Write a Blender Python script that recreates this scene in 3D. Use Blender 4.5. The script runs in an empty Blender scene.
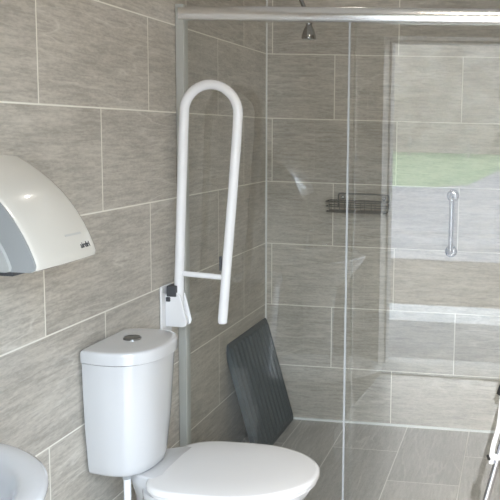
import bpy, bmesh, math, random
from mathutils import Vector, Matrix
random.seed(4)
S = bpy.context.scene
COL = S.collection
PI = math.pi

# ------------------------------------------------------------------ helpers
def link(o, parent=None):
    COL.objects.link(o)
    if parent is not None:
        o.parent = parent
        o.matrix_parent_inverse = parent.matrix_world.inverted()
    return o

def tag(o, label=None, cat=None, group=None, kind=None):
    if label: o['label'] = label
    if cat: o['category'] = cat
    if group: o['group'] = group
    if kind: o['kind'] = kind
    return o

def thing(name, label, cat, loc, group=None):
    o = bpy.data.objects.new(name, None)
    o.empty_display_size = .05
    o.location = loc
    COL.objects.link(o)
    o.matrix_world = Matrix.Translation(Vector(loc))
    return tag(o, label, cat, group)

def obj(name, bm, m, parent=None, smooth=True, bevel=0, segs=3, angle=35):
    bmesh.ops.recalc_face_normals(bm, faces=bm.faces)
    me = bpy.data.meshes.new(name)
    bm.to_mesh(me); bm.free()
    ms = m if isinstance(m, (list, tuple)) else [m]
    for x in ms: me.materials.append(x)
    o = bpy.data.objects.new(name, me)
    if parent is not None:
        loc = parent.matrix_world.translation
        me.transform(Matrix.Translation(-loc))
        COL.objects.link(o); o.parent = parent
    else:
        COL.objects.link(o)
    if smooth:
        for p in me.polygons: p.use_smooth = True
        try: me.set_sharp_from_angle(angle=math.radians(angle))
        except Exception: pass
    if bevel:
        b = o.modifiers.new('bevel', 'BEVEL'); b.width = bevel; b.segments = segs
        b.limit_method = 'ANGLE'; b.angle_limit = math.radians(40); b.harden_normals = False
    return o

def based(o, origin):
    """put the object's origin at its own place"""
    o.data.transform(Matrix.Translation(-Vector(origin)))
    o.location = origin
    return o

def box(bm, x0, x1, y0, y1, z0, z1):
    v = [bm.verts.new((x, y, z)) for x in (x0, x1) for y in (y0, y1) for z in (z0, z1)]
    for f in ((0,1,3,2),(4,6,7,5),(0,4,5,1),(2,3,7,6),(0,2,6,4),(1,5,7,3)):
        bm.faces.new([v[i] for i in f])
    return v

def loft(bm, rings, cap0=True, cap1=True):
    R = [[bm.verts.new(p) for p in r] for r in rings]
    n = len(R[0])
    for a, b in zip(R, R[1:]):
        for i in range(n):
            bm.faces.new((a[i], a[(i+1) % n], b[(i+1) % n], b[i]))
    if cap0: bm.faces.new(R[0][::-1])
    if cap1: bm.faces.new(R[-1])
    return R

def tube(bm, pts, r, seg=16, caps=True, closed=False):
    pts = [Vector(p) for p in pts]
    rs = r if isinstance(r, (list, tuple)) else [r]*len(pts)
    n = len(pts)
    t0 = (pts[1]-pts[0]).normalized()
    up = Vector((0,0,1)) if abs(t0.z) < .9 else Vector((0,1,0))
    nrm = t0.cross(up).normalized()
    rings = []
    for i, p in enumerate(pts):
        if closed: t = (pts[(i+1) % n]-pts[i-1]).normalized()
        elif i == 0: t = t0
        elif i == n-1: t = (pts[i]-pts[i-1]).normalized()
        else: t = ((pts[i+1]-p).normalized()+(p-pts[i-1]).normalized()).normalized()
        nrm = (nrm-t*nrm.dot(t)).normalized()
        b = t.cross(nrm)
        rings.append([p+(nrm*math.cos(a)+b*math.sin(a))*rs[i] for a in [2*PI*k/seg for k in range(seg)]])
    if closed:
        R = [[bm.verts.new(p) for p in q] for q in rings]
        for a, b in zip(R, R[1:]+R[:1]):
            for i in range(seg): bm.faces.new((a[i], a[(i+1) % seg], b[(i+1) % seg], b[i]))
    else:
        loft(bm, rings, caps, caps)

def rnd_path(pts, rad, n=8):
    """polyline with rounded corners"""
    pts = [Vector(p) for p in pts]
    out = [pts[0]]
    for a, b, c in zip(pts, pts[1:], pts[2:]):
        d1 = (a-b); d2 = (c-b)
        r = min(rad, d1.length*.49, d2.length*.49)
        p = b+d1.normalized()*r; q = b+d2.normalized()*r
        for k in range(n+1):
            t = k/n
            out.append(p*(1-t)**2+b*2*t*(1-t)+q*t*t)
    out.append(pts[-1])
    return out

def lathe(bm, prof, origin, axis='z', seg=32, cap0=True, cap1=True):
    ox, oy, oz = origin
    rings = []
    for r, h in prof:
        ring = []
        for k in range(seg):
            a = 2*PI*k/seg; c, s = r*math.cos(a), r*math.sin(a)
            if axis == 'z': ring.append((ox+c, oy+s, oz+h))
            elif axis == 'x': ring.append((ox+h, oy+c, oz+s))
            else: ring.append((ox+c, oy+h, oz+s))
        rings.append(ring)
    loft(bm, rings, cap0, cap1)

# ------------------------------------------------------------------ materials
def mat(name, col=(.8,.8,.8), rough=.5, metal=0, coat=0, spec=.5):
    m = bpy.data.materials.new(name); m.use_nodes = True
    b = m.node_tree.nodes['Principled BSDF']
    b.inputs['Base Color'].default_value = (*col, 1)
    b.inputs['Roughness'].default_value = rough
    b.inputs['Metallic'].default_value = metal
    b.inputs['Coat Weight'].default_value = coat
    b.inputs['Coat Roughness'].default_value = .04
    b.inputs['Specular IOR Level'].default_value = spec
    return m

class NT:
    def __init__(s, m): s.t = m.node_tree; s.n = s.t.nodes; s.l = s.t.links; s.b = s.n['Principled BSDF']
    def add(s, ty, **k):
        n = s.n.new(ty)
        for a, v in k.items(): setattr(n, a, v)
        return n
    def put(s, inp, v):
        if hasattr(v, 'is_output'): s.l.new(v, inp)
        else: inp.default_value = v
    def math(s, op, a, b=0.0, c=None):
        n = s.add('ShaderNodeMath', operation=op); s.put(n.inputs[0], a); s.put(n.inputs[1], b)
        if c is not None: s.put(n.inputs[2], c)
        return n.outputs[0]
    def mix(s, f, a, b, ty='MIX'):
        n = s.add('ShaderNodeMix', data_type='RGBA', blend_type=ty)
        s.put(n.inputs[0], f); s.put(n.inputs[6], a if hasattr(a,'is_output') else (*a,1)); s.put(n.inputs[7], b if hasattr(b,'is_output') else (*b,1))
        return n.outputs[2]
    def xyz(s, x, y, z):
        n = s.add('ShaderNodeCombineXYZ'); s.put(n.inputs[0], x); s.put(n.inputs[1], y); s.put(n.inputs[2], z); return n.outputs[0]
    def noise(s, vec, scale=1, detail=5, rough=.55, dist=0, w=None):
        n = s.add('ShaderNodeTexNoise', noise_dimensions='4D' if w is not None else '3D')
        s.put(n.inputs['Vector'], vec)
        if w is not None: s.put(n.inputs['W'], w)
        n.inputs['Scale'].default_value = scale; n.inputs['Detail'].default_value = detail
        n.inputs['Roughness'].default_value = rough; n.inputs['Distortion'].default_value = dist
        return n.outputs[0]
    def ramp(s, f, stops):
        n = s.add('ShaderNodeValToRGB'); s.put(n.inputs[0], f)
        e = n.color_ramp.elements
        while len(e) < len(stops): e.new(.5)
        for q, (p, c) in zip(e, stops):
            q.position = p; q.color = (*c, 1) if isinstance(c, tuple) else (c, c, c, 1)
        return n.outputs[0]
    def smooth(s, v, a, b):
        n = s.add('ShaderNodeMapRange', interpolation_type='SMOOTHSTEP')
        s.put(n.inputs[0], v); n.inputs[1].default_value = a; n.inputs[2].default_value = b
        return n.outputs[0]

def tile_mat(name, plane, dark=(.345,.318,.277), light=(.575,.535,.472), grout=(.80,.775,.70), rough=.33):
    """600 x 300 mm riven stone-look tiles laid half bond, from world position"""
    m = mat(name, rough=rough); N = NT(m)
    geo = N.add('ShaderNodeNewGeometry')
    sep = N.add('ShaderNodeSeparateXYZ'); N.l.new(geo.outputs['Position'], sep.inputs[0])
    X, Y, Z = sep.outputs
    if plane == 'back': u = N.math('ADD', X, .27); v = N.math('ADD', Z, .028)
    elif plane == 'left': u = N.math('ADD', Y, .607+6); v = N.math('ADD', Z, .028)
    else:
        u = N.math('ADD', Y, .31+6)
        # the first column along the left wall is a narrower cut
        v1 = N.math('ADD', X, -.115)
        v2 = N.math('ADD', .3, N.math('MULTIPLY', N.math('SUBTRACT', X, .415), 1.333))
        lt = N.math('LESS_THAN', X, .415)
        v = N.math('ADD', N.math('MULTIPLY', v2, lt), N.math('MULTIPLY', v1, N.math('SUBTRACT', 1.0, lt)))
        v = N.math('ADD', v, 1.2)
        # 1.2 = four rows, parity unchanged
    vec = N.xyz(u, v, 0.0)
    br = N.add('ShaderNodeTexBrick', offset=.5, offset_frequency=2, squash=1.0)
    N.put(br.inputs['Vector'], vec)
    br.inputs['Scale'].default_value = 1; br.inputs['Brick Width'].default_value = .6; br.inputs['Row Height'].default_value = .3
    br.inputs['Mortar Size'].default_value = .0025; br.inputs['Mortar Smooth'].default_value = .15; br.inputs['Bias'].default_value = 0
    br.inputs['Color1'].default_value = (0,0,0,1); br.inputs['Color2'].default_value = (1,1,1,1); br.inputs['Mortar'].default_value = (.5,.5,.5,1)
    tid = br.outputs['Color']; fac = br.outputs['Fac']
    w = N.math('MULTIPLY', tid, 37.0)
    fine = N.noise(N.xyz(N.math('MULTIPLY', u, 10.0), N.math('MULTIPLY', v, 90.0), 0.0), 1, 8, .70, .35, w)
    broad = N.noise(N.xyz(N.math('MULTIPLY', u, 2.2), N.math('MULTIPLY', v, 8.0), 0.0), 1, 4, .55, 1.2, w)
    grain = N.noise(N.xyz(N.math('MULTIPLY', u, 60.0), N.math('MULTIPLY', v, 160.0), 0.0), 1, 4, .6, 0, w)
    vein = N.noise(N.xyz(N.math('MULTIPLY', u, 2.2), N.math('MULTIPLY', v, 15.0), 3.0), 1, 3, .5, .7, w)
    ridge = N.math('SUBTRACT', 1.0, N.math('MULTIPLY', N.math('ABSOLUTE', N.math('SUBTRACT', vein, .5)), 26.0))
    ridge = N.smooth(ridge, .2, 1.0)
    patch = N.noise(N.xyz(N.math('MULTIPLY', u, 3.0), N.math('MULTIPLY', v, 5.0), 9.0), 1, 2, .5, 0, w)
    ridge = N.math('MULTIPLY', ridge, N.smooth(patch, .46, .62))
    t = N.math('ADD', N.math('MULTIPLY', fine, .72), N.math('ADD', N.math('MULTIPLY', broad, .30), N.math('MULTIPLY', grain, .34)))
    t = N.smooth(t, .50, .86)
    c = N.mix(t, dark, light)
    c = N.mix(N.math('MULTIPLY', ridge, .30), c, (.76,.73,.67))
    shade = N.math('ADD', .93, N.math('MULTIPLY', tid, .14))
    c = N.mix(1.0, c, N.xyz(shade, shade, shade), 'MULTIPLY')
    c = N.mix(fac, c, grout)
    N.l.new(c, N.b.inputs['Base Color'])
    ro = N.math('ADD', rough, N.math('MULTIPLY', fine, .18)); ro = N.math('ADD', ro, N.math('MULTIPLY', fac, .3))
    N.l.new(ro, N.b.inputs['Roughness'])
    h = N.math('SUBTRACT', N.math('ADD', N.math('MULTIPLY', fine, .6), N.math('MULTIPLY', ridge, .3)), N.math('MULTIPLY', fac, 1.0))
    bp = N.add('ShaderNodeBump'); bp.inputs['Strength'].default_value = .35; bp.inputs['Distance'].default_value = .0016
    N.l.new(h, bp.inputs['Height']); N.l.new(bp.outputs[0], N.b.inputs['Normal'])
    return m

M = {}
M['tile_back'] = tile_mat('stone tile back wall', 'back')
M['tile_left'] = tile_mat('stone tile side wall', 'left')
M['tile_floor'] = tile_mat('stone tile floor', 'floor', dark=(.34,.325,.30), light=(.50,.48,.45), grout=(.74,.72,.68), rough=.24)
M['ceramic'] = mat('white glazed ceramic', (.59,.59,.595), .09, 0, .6)
M['seat'] = mat('white moulded seat plastic', (.72,.71,.70), .16, 0, .3)
M['paint'] = mat('white powder coated steel', (.82,.82,.83), .25, 0, .4)
M['plastic'] = mat('cream white enamelled cover', (.63,.605,.55), .2, 0, .5)
M['gplastic'] = mat('grey plastic', (.30,.31,.31), .4)
M['lgplastic'] = mat('light grey plastic', (.47,.49,.49), .35)
M['cheek'] = mat('grey side panel', (.29,.295,.29), .4)
M['ipanel'] = mat('pale grey inner panel', (.40,.40,.38), .45)
M['dplastic'] = mat('dark grey plastic', (.06,.063,.07), .45)
M['black'] = mat('black rubber', (.012,.012,.013), .45)
M['chrome'] = mat('chrome', (.82,.83,.84), .09, 1)
M['mchrome'] = mat('worn chrome', (.42,.42,.42), .12, 1)
M['dchrome'] = mat('dull chrome wire', (.26,.26,.255), .3, 1)
M['silver'] = mat('silver anodised tube', (.72,.74,.80), .24, 1)
M['seal'] = mat('white silicone sealant', (.78,.79,.78), .4)
M['gseal'] = mat('pale glass edge seal', (.40,.42,.43), .35)
M['ceil'] = mat('white ceiling paint', (.78,.77,.75), .8)
M['render'] = mat('exterior wall render', (.55,.52,.46), .85)
M['frame'] = mat('grey door frame', (.40,.39,.37), .5)
M['marks'] = mat('dark print', (.04,.04,.045), .5)
M['gmarks'] = mat('faint grey print', (.42,.42,.40), .5)

def noisy(key, name, a, b, scale, rough=.8, bump=.0, detail=6, metal=0, obj_co=True, stretch=(1,1,1), dist=0):
    m = mat(name, a, rough, metal); N = NT(m)
    tc = N.add('ShaderNodeTexCoord'); mp = N.add('ShaderNodeMapping'); mp.inputs['Scale'].default_value = stretch
    N.l.new(tc.outputs['Object'], mp.inputs['Vector'])
    n = N.noise(mp.outputs[0], scale, detail, .6, dist)
    N.l.new(N.mix(N.smooth(n, .3, .7), a, b), N.b.inputs['Base Color'])
    if bump:
        bp = N.add('ShaderNodeBump'); bp.inputs['Strength'].default_value = 1; bp.inputs['Distance'].default_value = bump
        N.l.new(n, bp.inputs['Height']); N.l.new(bp.outputs[0], N.b.inputs['Normal'])
    M[key] = m
    return m
noisy('board', 'dark slate grey ribbed plastic', (.070,.084,.093), (.082,.098,.107), 9, .5, .0005)
noisy('grass', 'mown grass', (.185,.25,.125), (.27,.34,.19), 1.2, .95, .01, stretch=(1,1,1))
noisy('tarmac', 'pale worn tarmac', (.26,.245,.24), (.36,.34,.335), .7, .9, .002, stretch=(.4,2.2,1))
noisy('gravel', 'brown and grey gravel', (.05,.038,.028), (.24,.195,.155), 9, .9, .01, 8)
noisy('paving', 'grey concrete paving', (.13,.13,.135), (.20,.195,.195), 2.5, .8, .001)
noisy('kerb', 'pale concrete kerb', (.40,.40,.39), (.50,.49,.47), 6, .8, .001)
noisy('hedge', 'brown winter woodland', (.36,.29,.235), (.60,.50,.42), .55, .95, .35, 8)
noisy('bark', 'bark', (.09,.075,.055), (.16,.135,.10), 4, .95, .02)
noisy('timber', 'weathered fence timber', (.35,.32,.27), (.50,.46,.40), 5, .85)

# satin / water spotted rail metal
m = mat('satin rail metal', (.90,.90,.90), .20, 1); N = NT(m)
g = N.add('ShaderNodeNewGeometry')
n1 = N.noise(g.outputs['Position'], 170, 3, .6)
bp = N.add('ShaderNodeBump'); bp.inputs['Strength'].default_value = .5; bp.inputs['Distance'].default_value = .0012
N.l.new(n1, bp.inputs['Height']); N.l.new(bp.outputs[0], N.b.inputs['Normal'])
M['rail'] = m
M['profile'] = mat('satin aluminium profile', (.50,.51,.48), .4, .15)

# thin clear safety glass: fresnel reflection over clear transmission
m = bpy.data.materials.new('clear shower glass'); m.use_nodes = True
t = m.node_tree; t.nodes.clear()
out = t.nodes.new('ShaderNodeOutputMaterial'); mx = t.nodes.new('ShaderNodeMixShader')
fr = t.nodes.new('ShaderNodeFresnel'); fr.inputs[0].default_value = 1.52
tr = t.nodes.new('ShaderNodeBsdfTransparent'); tr.inputs[0].default_value = (.975,.982,.976,1)
gl = t.nodes.new('ShaderNodeBsdfGlossy'); gl.inputs['Roughness'].default_value = 0.0; gl.inputs['Color'].default_value = (1,1,1,1)
ge = t.nodes.new('ShaderNodeNewGeometry')
fl = t.nodes.new('ShaderNodeMath'); fl.operation = 'SUBTRACT'; fl.inputs[0].default_value = 1; t.links.new(ge.outputs['Backfacing'], fl.inputs[1])
mu = t.nodes.new('ShaderNodeMath'); mu.operation = 'MULTIPLY'; t.links.new(fr.outputs[0], mu.inputs[0]); t.links.new(fl.outputs[0], mu.inputs[1])
do = t.nodes.new('ShaderNodeMath'); do.operation = 'MULTIPLY'; t.links.new(mu.outputs[0], do.inputs[0]); do.inputs[1].default_value = 2.0
t.links.new(do.outputs[0], mx.inputs[0]); t.links.new(tr.outputs[0], mx.inputs[1]); t.links.new(gl.outputs[0], mx.inputs[2])
t.links.new(mx.outputs[0], out.inputs['Surface'])
M['glass'] = m

def emis(name, col, s):
    m = mat(name, col); b = m.node_tree.nodes['Principled BSDF']
    b.inputs['Emission Color'].default_value = (*col, 1); b.inputs['Emission Strength'].default_value = s
    return m

# ------------------------------------------------------------------ the room
XR, YF, YO, ZC = 1.78, -2.76, -3.10, 2.42          # right wall, front wall inner and outer face, ceiling
DX0, DX1, DZ = .42, 1.37, 1.955                    # doorway
def struct(name, bm, m, **k):
    o = obj(name, bm, m, smooth=False, **k); o['kind'] = 'structure'; return o
bm = bmesh.new(); box(bm, 0, XR, YF, 0, -.1, 0); struct('floor', bm, M['tile_floor'])
bm = bmesh.new(); box(bm, -.12, XR+.12, YO, .12, ZC, ZC+.12); struct('ceiling', bm, M['ceil'])
bm = bmesh.new(); box(bm, -.12, 0, YO, .12, -.1, ZC); struct('wall_left', bm, M['tile_left'])
bm = bmesh.new(); box(bm, XR, XR+.12, YO, .12, -.1, ZC); struct('wall_right', bm, M['tile_left'])
bm = bmesh.new(); box(bm, 0, XR, 0, .12, -.1, ZC); struct('wall_back', bm, M['tile_back'])
bm = bmesh.new()
box(bm, 0, DX0, YO, YF, -.1, ZC); box(bm, DX1, XR, YO, YF, -.1, ZC); box(bm, DX0, DX1, YO, YF, DZ, ZC)
wf = struct('wall_front', bm, [M['tile_back'], M['render']])
for p in wf.data.polygons:
    if p.center.y < YO+.01: p.material_index = 1
bm = bmesh.new(); box(bm, DX0, DX1, YO, YF, -.1, .006); struct('trim_3', bm, M['kerb'])      # threshold slab
bm = bmesh.new()
box(bm, DX0, DX0+.012, YO+.02, YF-.2, .006, DZ); box(bm, DX1-.012, DX1, YO+.02, YF-.2, .006, DZ); box(bm, DX0+.012, DX1-.012, YO+.02, YF-.2, DZ-.012, DZ)
struct('trim_4', bm, M['frame'], bevel=.003)
# sealant beads
bm = bmesh.new(); box(bm, 0, .006, -.006, 0, .006, ZC); struct('trim_1', bm, M['seal'])
bm = bmesh.new(); box(bm, .0, XR, -.009, 0, 0, .010); struct('trim_2', bm, M['seal'])
bm = bmesh.new(); box(bm, 0, .005, -.955, -.007, 0, .005); struct('trim_5', bm, M['tile_floor'])

# ------------------------------------------------------------------ shower screen
SY = -.98
sc = thing('shower_screen', 'clear glass sliding shower screen under a chrome top rail', 'shower screen', (0, SY, 0))
bm = bmesh.new(); box(bm, .001, .030, SY-.022, SY+.018, .02, 1.845); obj('wall_profile', bm, M['profile'], sc, bevel=.002)
bm = bmesh.new(); box(bm, XR-.030, XR-.001, SY-.022, SY+.018, .02, 1.845); obj('wall_profile', bm, M['profile'], sc, bevel=.002)
bm = bmesh.new()
rr = [(-.020,1.790),(-.026,1.796),(-.028,1.812),(-.026,1.828),(-.018,1.838),(0,1.842),(.014,1.838),(.018,1.826),(.018,1.790)]
loft(bm, [[(x, SY+a, z) for a, z in rr] for x in (.012, .5, 1.1, XR-.012)])
obj('top_rail', bm, M['rail'], sc, angle=50)
bm = bmesh.new(); box(bm, .001, XR-.001, SY-.022, SY+.022, .001, .028); obj('bottom_track', bm, M['rail'], sc, bevel=.003)
bm = bmesh.new(); box(bm, .024, .640, SY-.009, SY-.003, .026, 1.80); obj('glass_panel', bm, M['glass'], sc, smooth=False)
bm = bmesh.new(); box(bm, .628, XR-.024, SY+.006, SY+.012, .026, 1.80); obj('glass_panel', bm, M['glass'], sc, smooth=False)
bm = bmesh.new(); box(bm, .6125, .6195, SY-.013, SY-.0095, .028, 1.79); obj('edge_seal', bm, M['gseal'], sc)

# ------------------------------------------------------------------ toilet
TY = -1.515
wc = thing('toilet', 'white close coupled toilet with closed lid beside the shower screen', 'toilet', (.3, TY, 0))
CY = -1.528
def dshape(w, d, z, wb=None, n=56, back=.008, xs=.085):
    """flat against the wall, softly bowed front"""
    wb = wb if wb is not None else w*.90
    P = [(back, CY-wb), ]
    for k in range(1, 6):
        t = k/6; P.append((back+(xs-back)*t, CY-(wb+(w-wb)*math.sin(t*PI/2))))
    for k in range(n+1):
        a = -PI/2+PI*k/n; c, s_ = math.cos(a), math.sin(a)
        P.append((xs+(d-xs)*abs(c)**(2/2.45), CY+w*math.copysign(abs(s_)**(2/2.45), s_)))
    for k in range(5, 0, -1):
        t = k/6; P.append((back+(xs-back)*t, CY+(wb+(w-wb)*math.sin(t*PI/2))))
    P.append((back, CY+wb))
    return [(x, y, z) for x, y in P]
bm = bmesh.new(); rings = []
for z, w, d in ((.419,.104,.160),(.422,.109,.169),(.430,.114,.175),(.45,.118,.178),(.56,.131,.189),(.68,.138,.197),(.7565,.141,.202)):
    rings.append(dshape(w, d, z))
loft(bm, rings); obj('cistern', bm, M['ceramic'], wc, angle=50)
bm = bmesh.new(); rings = []
for z, i in ((.7580,.004),(.7605,.0),(.786,.0),(.791,.0008),(.7940,.0028),(.7955,.0065),(.7962,.014),(.7966,.05)):
    rings.append(dshape(.147-i, .211-i, z, back=.008+min(i,.004), xs=.085-i*.2))
loft(bm, rings); lid = obj('cistern_lid', bm, M['ceramic'], wc, angle=50)
bm = bmesh.new(); lathe(bm, [(.0255,-.001),(.0255,.004),(.0225,.0065),(.0205,.005),(.0,.0055)], (.088, CY+.012, .7962), seg=32, cap1=False)
fb = obj('flush_button', bm, M['dchrome'], wc); fb.parent = lid
# pan
SC = .405
def egg(x0, x1, w, z, n=64, pb=3.2, pf=2.0, y=TY+.008):
    xc = x0+(x1-x0)*.47
    out = []
    for k in range(n):
        a = 2*PI*k/n
        c, s = math.cos(a), math.sin(a)
        p = pf if c > 0 else pb
        L = (x1-xc) if c > 0 else (xc-x0)
        out.append((xc+L*math.copysign(abs(c)**(2/p), c), y+w*math.copysign(abs(s)**(2/(pf if c > 0 else pb)), s), z))
    return out
bm = bmesh.new()
rings = [egg(.12,.47,.105,.001), egg(.12,.475,.108,.02), egg(.13,.46,.098,.06), egg(.13,.46,.095,.14), egg(.13,.50,.105,.20), egg(.135,.555,.130,.27), egg(.14,.605,.158,.33), egg(.145,.628,.172,.360), egg(.145,.634,.177,.374), egg(.147,.632,.175,.381), egg(.155,.62,.165,.383)]
loft(bm, rings); pan = obj('bowl', bm, M['ceramic'], wc, angle=60)
# shelf that carries the cistern
bm = bmesh.new()
def shelf(z, g, x1):
    return [(.105,TY-.060+g,z),(.105,TY+.095-g,z),(.12,TY+.10-g,z),(.15,TY+.115-g,z),(x1-.02,TY+.140-g,z),(x1,TY+.135-g,z),(x1,TY-.085+g,z),(x1-.02,TY-.112+g,z),(.15,TY-.098+g,z),(.12,TY-.080+g,z)]
loft(bm, [shelf(.25,.045,.18), shelf(.33,.03,.20), shelf(.375,.008,.222), shelf(.395,0,.226), shelf(.414,.001,.222), shelf(.4185,.006,.212)])
obj('cistern_shelf', bm, M['ceramic'], wc, bevel=.004)
# seat and lid
bm = bmesh.new(); loft(bm, [egg(.186,.640,.184,.384,pb=4), egg(.180,.648,.190,.387,pb=4), egg(.180,.648,.190,.3945,pb=4), egg(.184,.644,.186,.3975,pb=4)])
obj('seat', bm, M['seat'], wc, angle=60)
bm = bmesh.new()
rings = [egg(.178,.648,.190,.398,pb=4.2), egg(.174,.654,.196,.401,pb=4.2), egg(.174,.654,.196,.411,pb=4.2), egg(.177,.650,.192,.4165,pb=4.2)]
for k in (.012,.03,.06,.10,.15): rings.append(egg(.174+k, .654-k*1.1, .196-k, .4165+.0035*min(1,k/.06), pb=4.2))
loft(bm, rings); obj('seat_lid', bm, M['seat'], wc, angle=60)
for s in (-1, 1):
    bm = bmesh.new(); lathe(bm, [(.006,-.022),(.007,-.020),(.007,.020),(.006,.022)], (.170, TY+.008+s*.07, .409), axis='y', seg=20); obj('hinge', bm, M['seat'], wc)
# inlet pipe below the cistern
bm = bmesh.new(); tube(bm, [(.115,TY-.098,.425),(.115,TY-.098,.09),(.11,TY-.098,.07),(.085,TY-.098,.055),(.004,TY-.098,.055)], .0105); pipe = obj('inlet_pipe', bm, M['paint'], wc)
bm = bmesh.new(); lathe(bm, [(.014,0),(.014,.010)], (.115,TY-.098,.409), seg=6); nut = obj('pipe_nut', bm, M['gplastic'], wc)
w = nut.matrix_world.copy(); nut.parent = pipe

# ------------------------------------------------------------------ fold-up grab rail
RY = -1.10
gr = thing('grab_rail', 'white drop-down grab rail folded upright above the toilet', 'grab rail', (0, RY, .72))
bm = bmesh.new(); box(bm, .001, .009, RY-.052, RY+.03, .70, .878); plate = obj('wall_plate', bm, M['paint'], gr, bevel=.006)
for z in (.715, .862):
    for y in (-.04,):
        bm = bmesh.new(); lathe(bm, [(.007,0),(.007,.002),(.004,.0035)], (.009, RY+y, z), axis='x', seg=16); s = obj('screw', bm, M['lgplastic'], gr); s.parent = plate
# hinge bracket: a pair of wedge cheeks
for yo in (-.024, .016):
    bm = bmesh.new()
    pr_ = [(.009,.733),(.072,.733),(.083,.739),(.086,.753),(.062,.845),(.040,.862),(.009,.846)]
    loft(bm, [[(x, RY+yo, z) for x, z in pr_], [(x, RY+yo+.008, z) for x, z in pr_]])
    obj('hinge_bracket', bm, M['paint'], gr, bevel=.003)
bm = bmesh.new()
prm = [(.009,.734),(.070,.734),(.078,.741),(.076,.76),(.05,.79),(.02,.79),(.009,.78)]
loft(bm, [[(x, RY-.016, z) for x, z in prm], [(x, RY+.016, z) for x, z in prm]]); obj('hinge_block', bm, M['paint'], gr, bevel=.002)
bm = bmesh.new(); box(bm, .016, .050, RY-.029, RY+.012, .840, .878); box(bm, .013, .028, RY-.029, RY+.01, .822, .838); obj('locking_catch', bm, M['dplastic'], gr, bevel=.003)
pts = [(.048,RY,.80),(.050,RY,.90),(.060,RY,1.15),(.070,RY,1.40),(.0735,RY,1.455)]
cx, cz, R_ = .168, 1.472, .0945
pts += [(cx-R_*math.cos(a), RY, cz+R_*math.sin(a)*1.0) for a in [PI*k/20 for k in range(1, 21)]]
pts += [(cx+R_*math.cos(.08),RY,cz-R_*math.sin(.08)),(.2552,RY,1.36),(.241,RY,1.18),(.222,RY,.96),(.206,RY,.762)]
bm = bmesh.new(); tube(bm, pts, .0165, 24)
obj('rail_tube', bm, M['paint'], gr, angle=60)
bm = bmesh.new(); lathe(bm, [(.0163,0),(.0163,-.010),(.013,-.014)], (.206, RY, .763), seg=24); obj('end_cap', bm, M['paint'], gr)
bm = bmesh.new(); tube(bm, [(.054,RY,.919),(.218,RY,.911)], .0098, 16); obj('cross_bar', bm, M['paint'], gr)
bm = bmesh.new(); box(bm, .196, .204, RY-.006, RY+.006, .935, .985); obj('rubber_stop', bm, M['dplastic'], gr, bevel=.002)

# ------------------------------------------------------------------ hand dryer
DY0, DY1 = -2.135, -1.885
dr = thing('hand_dryer', 'cream white curved hand dryer on the left tiled wall', 'hand dryer', (0, (DY0+DY1)/2, 1.1))
prof = [(-.0,1.343),(.030,1.326),(.055,1.309),(.082,1.288),(.108,1.264),(.128,1.241),(.146,1.217),(.163,1.189),(.176,1.164),(.187,1.138),(.192,1.122),(.190,1.112),(.180,1.107)]
def arc(s, dz=0):
    """the dryer's profile scaled about its back lower corner"""
    return [(.001+x*s, 1.105+(z-1.105)*s+dz) for x, z in prof]
bm = bmesh.new()
ys = [(DY0,1.005),(DY0+.003,1.014),(DY0+.009,1.021),(DY0+.03,1.027),(DY0+.065,1.032),(DY0+.10,1.034),(DY0+.135,1.033),(DY0+.17,1.027),(DY0+.20,1.018),(DY0+.225,1.008),(DY0+.238,1.0),(DY0+.247,.985),(DY1,.965)]
rings = []
for y, s in ys:
    rings.append([(x, y, z) for x, z in arc(s)]+[(.10,y,1.106),(.001,y,1.106)])
loft(bm, rings, True, True); cover = obj('cover', bm, M['plastic'], dr, angle=40)
# side cheek: a stepped grey panel
bm = bmesh.new()
loft(bm, [[(x, DY0+.001, z) for x, z in arc(1.0)]+[(.001,DY0+.001,1.107)], [(x, DY0-.004, z) for x, z in arc(.995)]+[(.001,DY0-.004,1.107)]])
cheek = obj('side_panel', bm, M['cheek'], dr, angle=30); cheek['label'] = 'grey side panel'
bm = bmesh.new()
loft(bm, [[(x, DY0-.003, z) for x, z in arc(.72)]+[(.001,DY0-.003,1.108)], [(x, DY0-.009, z) for x, z in arc(.70)]+[(.001,DY0-.009,1.108)]])
obj('inner_panel', bm, M['ipanel'], dr, angle=30)
bm = bmesh.new(); box(bm, .03, .125, DY0+.02, DY0+.16, 1.092, 1.1065); obj('air_outlet', bm, M['dplastic'], dr, bevel=.004)
def on_cover(y, t):
    """point and frame on the cover's front curve; t runs down the profile"""
    i = min(int(t), len(prof)-2); f = t-i
    a = Vector((.001+prof[i][0], 0, prof[i][1])); b = Vector((.001+prof[i+1][0], 0, prof[i+1][1]))
    p = a.lerp(b, f); d = (b-a).normalized()
    n = Vector((-d.z, 0, d.x)); n = n if n.x > 0 else -n
    k_ = 1.0
    for (ya_, sa), (yb_, sb) in zip(ys, ys[1:]):
        if ya_ <= y <= yb_: k_ = sa+(sb-sa)*(y-ya_)/(yb_-ya_)
    return Vector((p.x*k_, y, 1.105+(p.z-1.105)*k_)), -d, n
def text_on(txt, y, t, size, m, name, parent):
    cu = bpy.data.curves.new(name, 'FONT'); cu.body = txt; cu.size = size; cu.extrude = .0004; cu.align_x = 'CENTER'; cu.align_y = 'CENTER'; cu.offset = .0004
    to = bpy.data.objects.new(name, cu); COL.objects.link(to)
    bpy.context.view_layer.update()
    me = bpy.data.meshes.new_from_object(to.evaluated_get(bpy.context.evaluated_depsgraph_get()))
    bpy.data.objects.remove(to)
    p, up, n = on_cover(y, t)
    rt = up.cross(n)
    mt = Matrix((( rt.x, up.x, n.x, p.x+n.x*.0008), (rt.y, up.y, n.y, p.y+n.y*.0008), (rt.z, up.z, n.z, p.z+n.z*.0008), (0,0,0,1)))
    me.transform(mt); me.transform(Matrix.Translation(-parent.matrix_world.translation))
    me.materials.clear(); me.materials.append(m)
    o = bpy.data.objects.new(name, me); COL.objects.link(o); o.parent = parent
    return o
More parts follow.
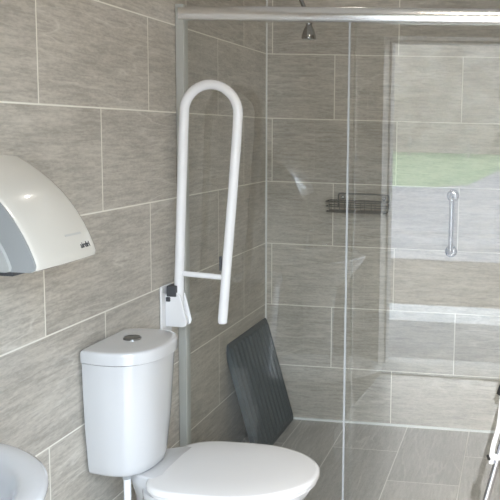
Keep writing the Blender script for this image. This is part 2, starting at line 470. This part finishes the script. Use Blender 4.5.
text_on('airdri', -1.940, 8.9, .019, M['marks'], 'logo', dr)
def strip(y0, y1, t0, t1, m, name, h=.0006):
    bm = bmesh.new(); n_ = 4; rings = []
    for k in range(n_+1):
        t = t0+(t1-t0)*k/n_
        a, _, n = on_cover(y0, t); b, _, _ = on_cover(y1, t)
        rings.append([tuple(a-n*.0004), tuple(b-n*.0004), tuple(b+n*h), tuple(a+n*h)])
    loft(bm, rings); return obj(name, bm, m, dr, smooth=False)
strip(-2.005, -1.935, 7.75, 7.93, M['gmarks'], 'caption_strip')

# ------------------------------------------------------------------ basin
BX, BY, BZ = .0, -2.517, .74
bs = thing('wash_basin', 'white ceramic wash basin on a pedestal at the lower left', 'wash basin', (.15, BY, 0))
def bas(a, b, z, x0=.004, n=64):
    xc = .05
    bn = min(b, .225)*1.0 if b > .225 else b
    out = []
    for k in range(n):
        t = 2*PI*k/n; c, s = math.cos(t), math.sin(t)
        q = 2.0 if c > 0 else 6
        L = a if c > 0 else xc-x0
        bb = b if s > 0 else bn
        out.append((xc+L*math.copysign(abs(c)**(2/q), c), BY+bb*math.copysign(abs(s)**(2/q), s), z))
    return out
bm = bmesh.new()
rings = [bas(.14,.15,.54,.03), bas(.20,.21,.575,.02), bas(.262,.29,.62,.01), bas(.303,.334,.675), bas(.321,.352,.712), bas(.3275,.359,.728), bas(.327,.3585,.736), bas(.318,.350,.7405), bas(.300,.332,.740), bas(.282,.312,.737,.020), bas(.272,.302,.730,.024), bas(.262,.292,.705,.028), bas(.235,.262,.655,.032), bas(.18,.20,.615,.036), bas(.11,.12,.600,.04), bas(.04,.04,.596,.045)]
loft(bm, rings); obj('bowl', bm, M['ceramic'], bs, angle=70)
bm = bmesh.new(); lathe(bm, [(.022,0),(.022,.003),(.016,.004),(.0,.002)], (.08,BY,.597), cap1=False); obj('waste', bm, M['chrome'], bs)
bm = bmesh.new()
loft(bm, [[(.125+.10*math.cos(a)*s, BY+.085*math.sin(a)*s, z) for a in [2*PI*k/32 for k in range(32)]] for z, s in ((.001,1.15),(.03,1.1),(.08,.92),(.35,.85),(.50,.95),(.56,1.1))])
obj('pedestal', bm, M['ceramic'], bs)
tp = obj_ = None
bm = bmesh.new(); lathe(bm, [(.024,0),(.024,.006),(.019,.01),(.018,.075),(.02,.08),(.02,.10),(.014,.108)], (.030,BY-.10,.7385)); tap = obj('tap_body', bm, M['chrome'], bs)
bm = bmesh.new(); tube(bm, rnd_path([(.035,BY-.10,.785),(.12,BY-.10,.80),(.135,BY-.10,.775)], .02), .010); s_ = obj('spout', bm, M['chrome'], bs); s_.parent = tap
bm = bmesh.new(); tube(bm, [(.03,BY-.10,.844),(.05,BY-.10,.86),(.09,BY-.10,.872)], [.010,.008,.006]); s_ = obj('lever', bm, M['chrome'], bs); s_.parent = tap

# ------------------------------------------------------------------ ribbed board leaning in the corner
bd = thing('ribbed_board', 'dark grey ribbed board leaning in the shower corner', 'board', (.15, -.27, 0))
W, L = .515, .525
base = Vector((.150, -.008, .002)); u = Vector((0,-1,0)); v = Vector((-.142,0,.503)).normalized(); nn = u.cross(v); nn = nn if nn.x > 0 else -nn
def bp_(a, b, c): return tuple(base+u*a+v*b+nn*c)
def outline(g, c, r=.014):
    P = []
    for (ca, cb, a0) in ((W-g-r, g+r, -90), (W-g-r, L-g-r, 0), (g+r, L-g-r, 90), (g+r, g+r, 180)):
        for k in range(7):
            a = math.radians(a0+90*k/6); P.append(bp_(ca+r*math.cos(a), cb+r*math.sin(a), c))
    return P
bm = bmesh.new(); loft(bm, [outline(.004,-.026), outline(0,-.022), outline(0,-.003), outline(.004,0)])
slab = obj('board_panel', bm, M['board'], bd, bevel=0)
for k in range(11):
    a = .030+k*(W-.060)/10
    bm = bmesh.new()
    y0, y1 = .02, L-.02
    rings = []
    for b_, h in ((y0,.0002),(y0+.008,.0075),(y1-.008,.0075),(y1,.0002)):
        rings.append([bp_(a-.019, b_, -.001), bp_(a-.012, b_, h), bp_(a+.012, b_, h), bp_(a+.019, b_, -.001)])
    loft(bm, rings); o = obj('rib', bm, M['board'], bd)
    o.parent = slab
for a in (W-.03, .03):
    for b_ in (.10, .26, .44):
        bm = bmesh.new()
        c0 = base+u*a+v*b_+nn*-.0255
        tube(bm, [c0, c0-nn*.006, c0-nn*.010], [.016,.015,.011], 16); o = obj('rubber_foot', bm, M['black'], bd)
        o.parent = slab

# ------------------------------------------------------------------ wire basket on the back wall
bk = thing('wire_basket', 'dark chrome wire soap basket on the back shower wall', 'basket', (.46, 0, 1.04))
x0, x1, yb, yf = .318, .605, -.012, -.112
bm = bmesh.new(); tube(bm, rnd_path([(x0+.04,yb,1.060),(x0+.04,yb,1.127),(x1-.005,yb,1.127),(x1-.005,yb,1.060)], .012, 5), .0036, 10); obj('back_rail', bm, M['dchrome'], bk)
def loop(z, g=0, r=.0032):
    bm = bmesh.new(); pts = []
    for cx_, cy_, a0 in ((x1-.02-g, yb-.02-g, 0), (x0+.02+g, yb-.02-g, 90), (x0+.02+g, yf+.02+g, 180), (x1-.02-g, yf+.02+g, 270)):
        for k in range(6):
            a = math.radians(a0+90*k/5); pts.append((cx_+.02*math.cos(a), cy_+.02*math.sin(a), z))
    tube(bm, pts, r, 8, closed=True); return bm
obj('top_wire', loop(1.094), M['dchrome'], bk)
obj('middle_wire', loop(1.072,0,.0024), M['dchrome'], bk)
obj('bottom_wire', loop(1.048,.004), M['dchrome'], bk)
for k in range(7):
    y = yb-.012-k*.0125
    bm = bmesh.new(); tube(bm, [(x0+.006,y,1.047),(x1-.006,y,1.047)], .0018, 8); obj('floor_wire', bm, M['dchrome'], bk)
for k in range(6):
    x = x0+.02+k*(x1-x0-.04)/5
    bm = bmesh.new(); tube(bm, rnd_path([(x,yf+.0005,1.094),(x,yf+.003,1.045),(x,yb-.003,1.045),(x,yb-.0005,1.094)], .01, 3), .0018, 8); obj('cross_wire', bm, M['dchrome'], bk)
for x in (x0+.06, x1-.03):
    bm = bmesh.new(); lathe(bm, [(.011,-.0005),(.011,-.008),(.007,-.012)], (x, 0, 1.108), axis='y', seg=16); obj('wall_fixing', bm, M['chrome'], bk)

# ------------------------------------------------------------------ small vertical grab bar on the back wall
gb = thing('grab_bar', 'short vertical chrome grab bar on the back shower wall', 'grab bar', (.902, 0, .86))
bm = bmesh.new(); tube(bm, rnd_path([(.902,-.004,1.135),(.902,-.052,1.135),(.902,-.052,.872),(.902,-.004,.872)], .028, 8), .0115, 18); obj('bar', bm, M['mchrome'], gb, angle=60)
for z in (1.135, .872):
    bm = bmesh.new(); lathe(bm, [(.029,-.0005),(.029,-.006),(.024,-.011),(.013,-.013)], (.902, 0, z), axis='y'); obj('flange', bm, M['mchrome'], gb)

# ------------------------------------------------------------------ overhead shower
sh = thing('overhead_shower', 'small chrome shower head hanging above the shower area behind the glass', 'shower', (0, -.5, 1.96))
bm = bmesh.new(); lathe(bm, [(.030,.0005),(.030,.006),(.018,.012),(.013,.018)], (0, -.5, 1.965), axis='x'); obj('wall_flange', bm, M['chrome'], sh)
bm = bmesh.new(); tube(bm, rnd_path([(.012,-.5,1.965),(.10,-.5,2.10),(.225,-.5,2.12),(.325,-.5,1.90),(.339,-.5,1.855)], .07, 8), .0085, 14); obj('arm', bm, M['mchrome'], sh, angle=60)
bm = bmesh.new(); lathe(bm, [(.009,.075),(.013,.073),(.014,.060),(.012,.056),(.014,.050),(.020,.040),(.027,.020),(.030,.006),(.029,0),(.024,-.001),(.023,.004)], (.340,-.5,1.787), seg=28); hd = obj('shower_rose', bm, M['mchrome'], sh)
bm = bmesh.new(); lathe(bm, [(.0235,0),(.022,-.003),(.012,-.006),(.0,-.0062)], (.340,-.5,1.789), seg=28, cap1=False); o = obj('spray_face', bm, M['lgplastic'], sh); o.parent = hd

# ------------------------------------------------------------------ shower chair at the right edge
CY0, CY1 = -1.66, -1.26
ch = thing('shower_chair', 'white and silver tubular shower chair with black armrests at the right edge', 'shower chair', (1.155, -1.26, 0))
def T(name, pts, r, m, rad=.04):
    bm = bmesh.new(); tube(bm, rnd_path(pts, rad, 8), r, 16); return obj(name, bm, m, ch, angle=60)
for y in (CY1, CY0):
    T('arm_frame', [(1.155,y,.385),(1.158,y,.44),(1.176,y,.50),(1.185,y,.640),(1.30,y,.652),(1.56,y,.652)], .0085, M['paint'], .03)
    a = T('armrest_pad', [(1.178,y,.610),(1.192,y,.655),(1.30,y,.662),(1.50,y,.662)], .0150, M['black'], .03)
    T('leg', [(1.192,y+.004,.46),(1.147,y,.28),(1.085,y,.012)], .0105, M['silver'], .01)
    T('leg', [(1.53,y,.42),(1.56,y,.28),(1.63,y,.012)], .0105, M['silver'], .01)
    T('back_post', [(1.56,y,.40),(1.56,y,.66),(1.60,y,.86)], .0115, M['paint'], .03)
    for x in (1.084, 1.632):
        bm = bmesh.new(); lathe(bm, [(.021,.001),(.021,.012),(.016,.022),(.0145,.05)], (x, y, 0), seg=20); obj('rubber_foot', bm, M['black'], ch)
    bm = bmesh.new(); lathe(bm, [(.005,-.012),(.005,.012)], (1.146, y, .404), axis='y', seg=14); obj('rivet', bm, M['black'], ch)
bm = bmesh.new()
def rr2(x0, x1, y0, y1, z, r=.04):
    P = []
    for cx_, cy_, a0 in ((x1-r,y1-r,0),(x0+r,y1-r,90),(x0+r,y0+r,180),(x1-r,y0+r,270)):
        for k in range(7):
            a = math.radians(a0+90*k/6); P.append((cx_+r*math.cos(a), cy_+r*math.sin(a), z))
    return P
loft(bm, [rr2(1.215,1.54,CY0+.02,CY1-.02,.415), rr2(1.21,1.545,CY0+.015,CY1-.015,.42), rr2(1.21,1.545,CY0+.015,CY1-.015,.436), rr2(1.22,1.535,CY0+.025,CY1-.025,.443)])
obj('seat', bm, M['seat'], ch)
T('seat_bar', [(1.22,CY0,.408),(1.22,CY1,.408)], .0105, M['silver'])
T('seat_bar', [(1.52,CY0,.408),(1.52,CY1,.408)], .0105, M['silver'])
T('side_bar', [(1.157,CY0,.405),(1.55,CY0,.405)], .0105, M['paint'])
T('side_bar', [(1.157,CY1,.405),(1.55,CY1,.405)], .0105, M['paint'])
bm = bmesh.new(); nb = []
for z, s in ((.70,0),(.71,.004),(.85,.004),(.86,0)):
    x = 1.56+(z-.66)*.2
    nb.append([(x-.012-s, CY0, z),(x-.012-s, CY1, z),(x+.012+s, CY1, z),(x+.012+s, CY0, z)])
loft(bm, nb); obj('backrest', bm, M['seat'], ch, bevel=.005)
ch.rotation_euler = (0, 0, .21)

# ------------------------------------------------------------------ ceiling light
cl = thing('ceiling_light', 'round white ceiling light in the middle of the ceiling', 'ceiling light', (1.0, -1.9, ZC))
bm = bmesh.new(); lathe(bm, [(.125,-.001),(.125,-.03),(.118,-.038),(.105,-.04)], (1.0,-1.9,ZC)); obj('housing', bm, M['paint'], cl)
bm = bmesh.new(); lathe(bm, [(.104,-.0405),(.095,-.052),(.06,-.062),(.0,-.066)], (1.0,-1.9,ZC), cap1=False); obj('diffuser', bm, emis('warm lamp diffuser', (1,.87,.70), 48), cl)

dl = thing('ceiling_downlight', 'small recessed downlight in the ceiling over the shower', 'ceiling light', (.42, -.30, ZC))
bm = bmesh.new(); lathe(bm, [(.045,-.0005),(.045,-.004),(.040,-.006),(.034,-.004),(.033,-.0015)], (.42,-.30,ZC)); obj('bezel', bm, M['chrome'], dl)
bm = bmesh.new(); lathe(bm, [(.032,-.002),(.028,-.008),(.0,-.010)], (.42,-.30,ZC), cap1=False); obj('lens', bm, emis('downlight lens', (1,.93,.84), 80), dl)

# ------------------------------------------------------------------ outside the door
def ground(name, poly, z, m, label, cat):
    bm = bmesh.new(); top = [bm.verts.new((x,y,z)) for x,y in poly]; bot = [bm.verts.new((x,y,z-.3)) for x,y in poly]
    bm.faces.new(top); bm.faces.new(bot[::-1])
    n = len(poly)
    for i in range(n): bm.faces.new((top[i], top[(i+1)%n], bot[(i+1)%n], bot[i]))
    o = obj(name, bm, m, smooth=False); o['kind'] = 'structure'; return o
def rect(x0,x1,y0,y1): return [(x0,y0),(x1,y0),(x1,y1),(x0,y1)]
ground('paving_apron', rect(-9,12,-4.15,YO), -.012, M['paving'], '', '')
ground('kerb_strip', rect(-9,12,-4.72,-4.15), -.010, M['kerb'], '', '')
ground('gravel_strip', rect(-14,18,-7.1,-4.72), -.014, M['gravel'], '', '')
ground('tarmac_yard', rect(-60,60,-18.0,-7.1), -.016, M['tarmac'], '', '')
ground('kerb_strip', rect(-60,-.6,-18.35,-18.0), .02, M['kerb'], '', '')
g = ground('grass_field', [(-90,-18.35),(-90,-70),(60,-70),(60,-52),(2,-52),(1.0,-40),(-.2,-20.5),(-1.6,-18.35)], -.02, M['grass'], '', '')
ground('tarmac_path', [(-1.6,-18.0),(-.2,-20.5),(1.0,-40),(2,-52),(60,-52),(60,-18)], -.03, M['tarmac'], '', '')
posts = [-16,-12.6,-9.2,-5.2,-1.8]
for i, x in enumerate(posts):
    bm = bmesh.new(); loft(bm, [[(x+a*s, -44+b*s, z) for a, b in ((-.07,-.07),(.07,-.07),(.07,.07),(-.07,.07))] for z, s in ((-.2,1),(1.05,1),(1.12,.4))])
    o = obj('fence_post', bm, M['timber']); based(o, (x,-44,-.02)); tag(o, 'pale timber fence post standing at the far edge of the grass', 'fence post', 'fence posts along the far grass')
# woodland beyond the field
def crown(bm, c, r, h, seed):
    rnd = random.Random(seed)
    b2 = bmesh.new(); bmesh.ops.create_icosphere(b2, subdivisions=4, radius=1)
    ph = [rnd.uniform(0, 6) for _ in range(9)]
    for vtx in b2.verts:
        p = vtx.co
        k = 1+.10*math.sin(5*p.x+ph[0])*math.sin(4*p.y+ph[1])+.09*math.sin(9*p.z+ph[2]+3*p.x)+.06*math.sin(17*p.y+ph[3])*math.sin(15*p.z+ph[4])+rnd.uniform(-.05,.05)
        vtx.co = Vector((c[0]+p.x*r*k, c[1]+p.y*r*k*.8, c[2]+p.z*h*k))
    me = bpy.data.meshes.new('t'); b2.to_mesh(me); b2.free(); bm.from_mesh(me); bpy.data.meshes.remove(me)
xs = [-33,-23.5,-14,-4.5,5,14.5]
for i, x in enumerate(xs):
    h = random.Random(i).uniform(5.6,6.6)
    t_ = thing('bare_tree', 'brown bushy tree growing beyond the grass field', 'tree', (x,-62-(i%3)*1.5,0), 'trees beyond the grass field')
    y = -62-(i%3)*1.5
    bm = bmesh.new(); tube(bm, [(x,y,-.2),(x+.1,y,2),(x,y,h)], [.35,.28,.12], 10); obj('trunk', bm, M['bark'], t_)
    bm = bmesh.new(); crown(bm, (x,y,h+.4), 4.0, h, i); obj('crown', bm, M['hedge'], t_)
bm = bmesh.new(); rings = []
for k in range(60):
    x = -45+k*1.3; r_ = random.Random(100+k)
    rings.append([(x,-52.3+r_.uniform(-.3,.3),-.2),(x,-52.2+r_.uniform(-.3,.3),4.0),(x,-52.6,8.0+r_.uniform(-.5,.5)),(x,-53.6,8.4+r_.uniform(-.4,.4)),(x,-54.6,1.5),(x,-54.6,-.2)])
loft(bm, rings); h_ = obj('hedge', bm, M['hedge']); tag(h_, 'tall brown hedge along the far edge of the grass field', 'hedge')

# ------------------------------------------------------------------ light
wd = bpy.data.worlds.new('sky'); S.world = wd; wd.use_nodes = True
t = wd.node_tree; bg = t.nodes['Background']
sk = t.nodes.new('ShaderNodeTexSky'); sk.sky_type = 'NISHITA'; sk.sun_disc = False; sk.sun_elevation = math.radians(42); sk.sun_rotation = math.radians(200)
sk.air_density = 1.6; sk.dust_density = 3.5
# overcast: blend the clear sky towards an even cloud grey
mx = t.nodes.new('ShaderNodeMix'); mx.data_type = 'RGBA'; mx.inputs[0].default_value = .7
sc_ = t.nodes.new('ShaderNodeMix'); sc_.data_type = 'RGBA'; sc_.blend_type = 'MULTIPLY'; sc_.inputs[0].default_value = 1; sc_.inputs[7].default_value = (.16,.16,.16,1)
t.links.new(sk.outputs[0], sc_.inputs[6]); t.links.new(sc_.outputs[2], mx.inputs[6])
mx.inputs[7].default_value = (.70,.84,1.0,1)
t.links.new(mx.outputs[2], bg.inputs[0]); bg.inputs[1].default_value = 15.0
# daylight is sampled through the doorway
pl = bpy.data.lights.new('doorway_portal', 'AREA'); pl.shape = 'RECTANGLE'; pl.size = DX1-DX0; pl.size_y = DZ
pl.cycles.is_portal = True
po = bpy.data.objects.new('doorway_portal', pl); po.location = ((DX0+DX1)/2, YO-.01, DZ/2); po.rotation_euler = (math.radians(90), 0, 0)
COL.objects.link(po)

# ------------------------------------------------------------------ camera
cd = bpy.data.cameras.new('camera'); cam = bpy.data.objects.new('camera', cd); COL.objects.link(cam); S.camera = cam
F, PX, PY = 796.689, 426.117, 226.096
cd.sensor_fit = 'HORIZONTAL'; cd.sensor_width = 36; cd.lens = F/500*36
cd.shift_x = -(PX-250)/500; cd.shift_y = (PY-250)/500
cd.clip_start = .02; cd.clip_end = 300
ya, pi_, ro = 0.1159, -0.1187, -0.0269
E_ = math.radians
R = Matrix.Rotation(ya, 3, 'Z') @ Matrix.Rotation(pi_, 3, 'X') @ Matrix.Rotation(ro, 3, 'Y')
m3 = Matrix((R @ Vector((1,0,0)), R @ Vector((0,0,1)), R @ Vector((0,-1,0)))).transposed()
cam.matrix_world = Matrix.Translation((1.2105, -3.7041, 1.4308)) @ m3.to_4x4()

vs = S.view_settings
S.display_settings.display_device = 'sRGB'
vs.view_transform = 'Standard'; vs.look = 'None'; vs.gamma = 1; vs.exposure = 0; vs.use_curve_mapping = False
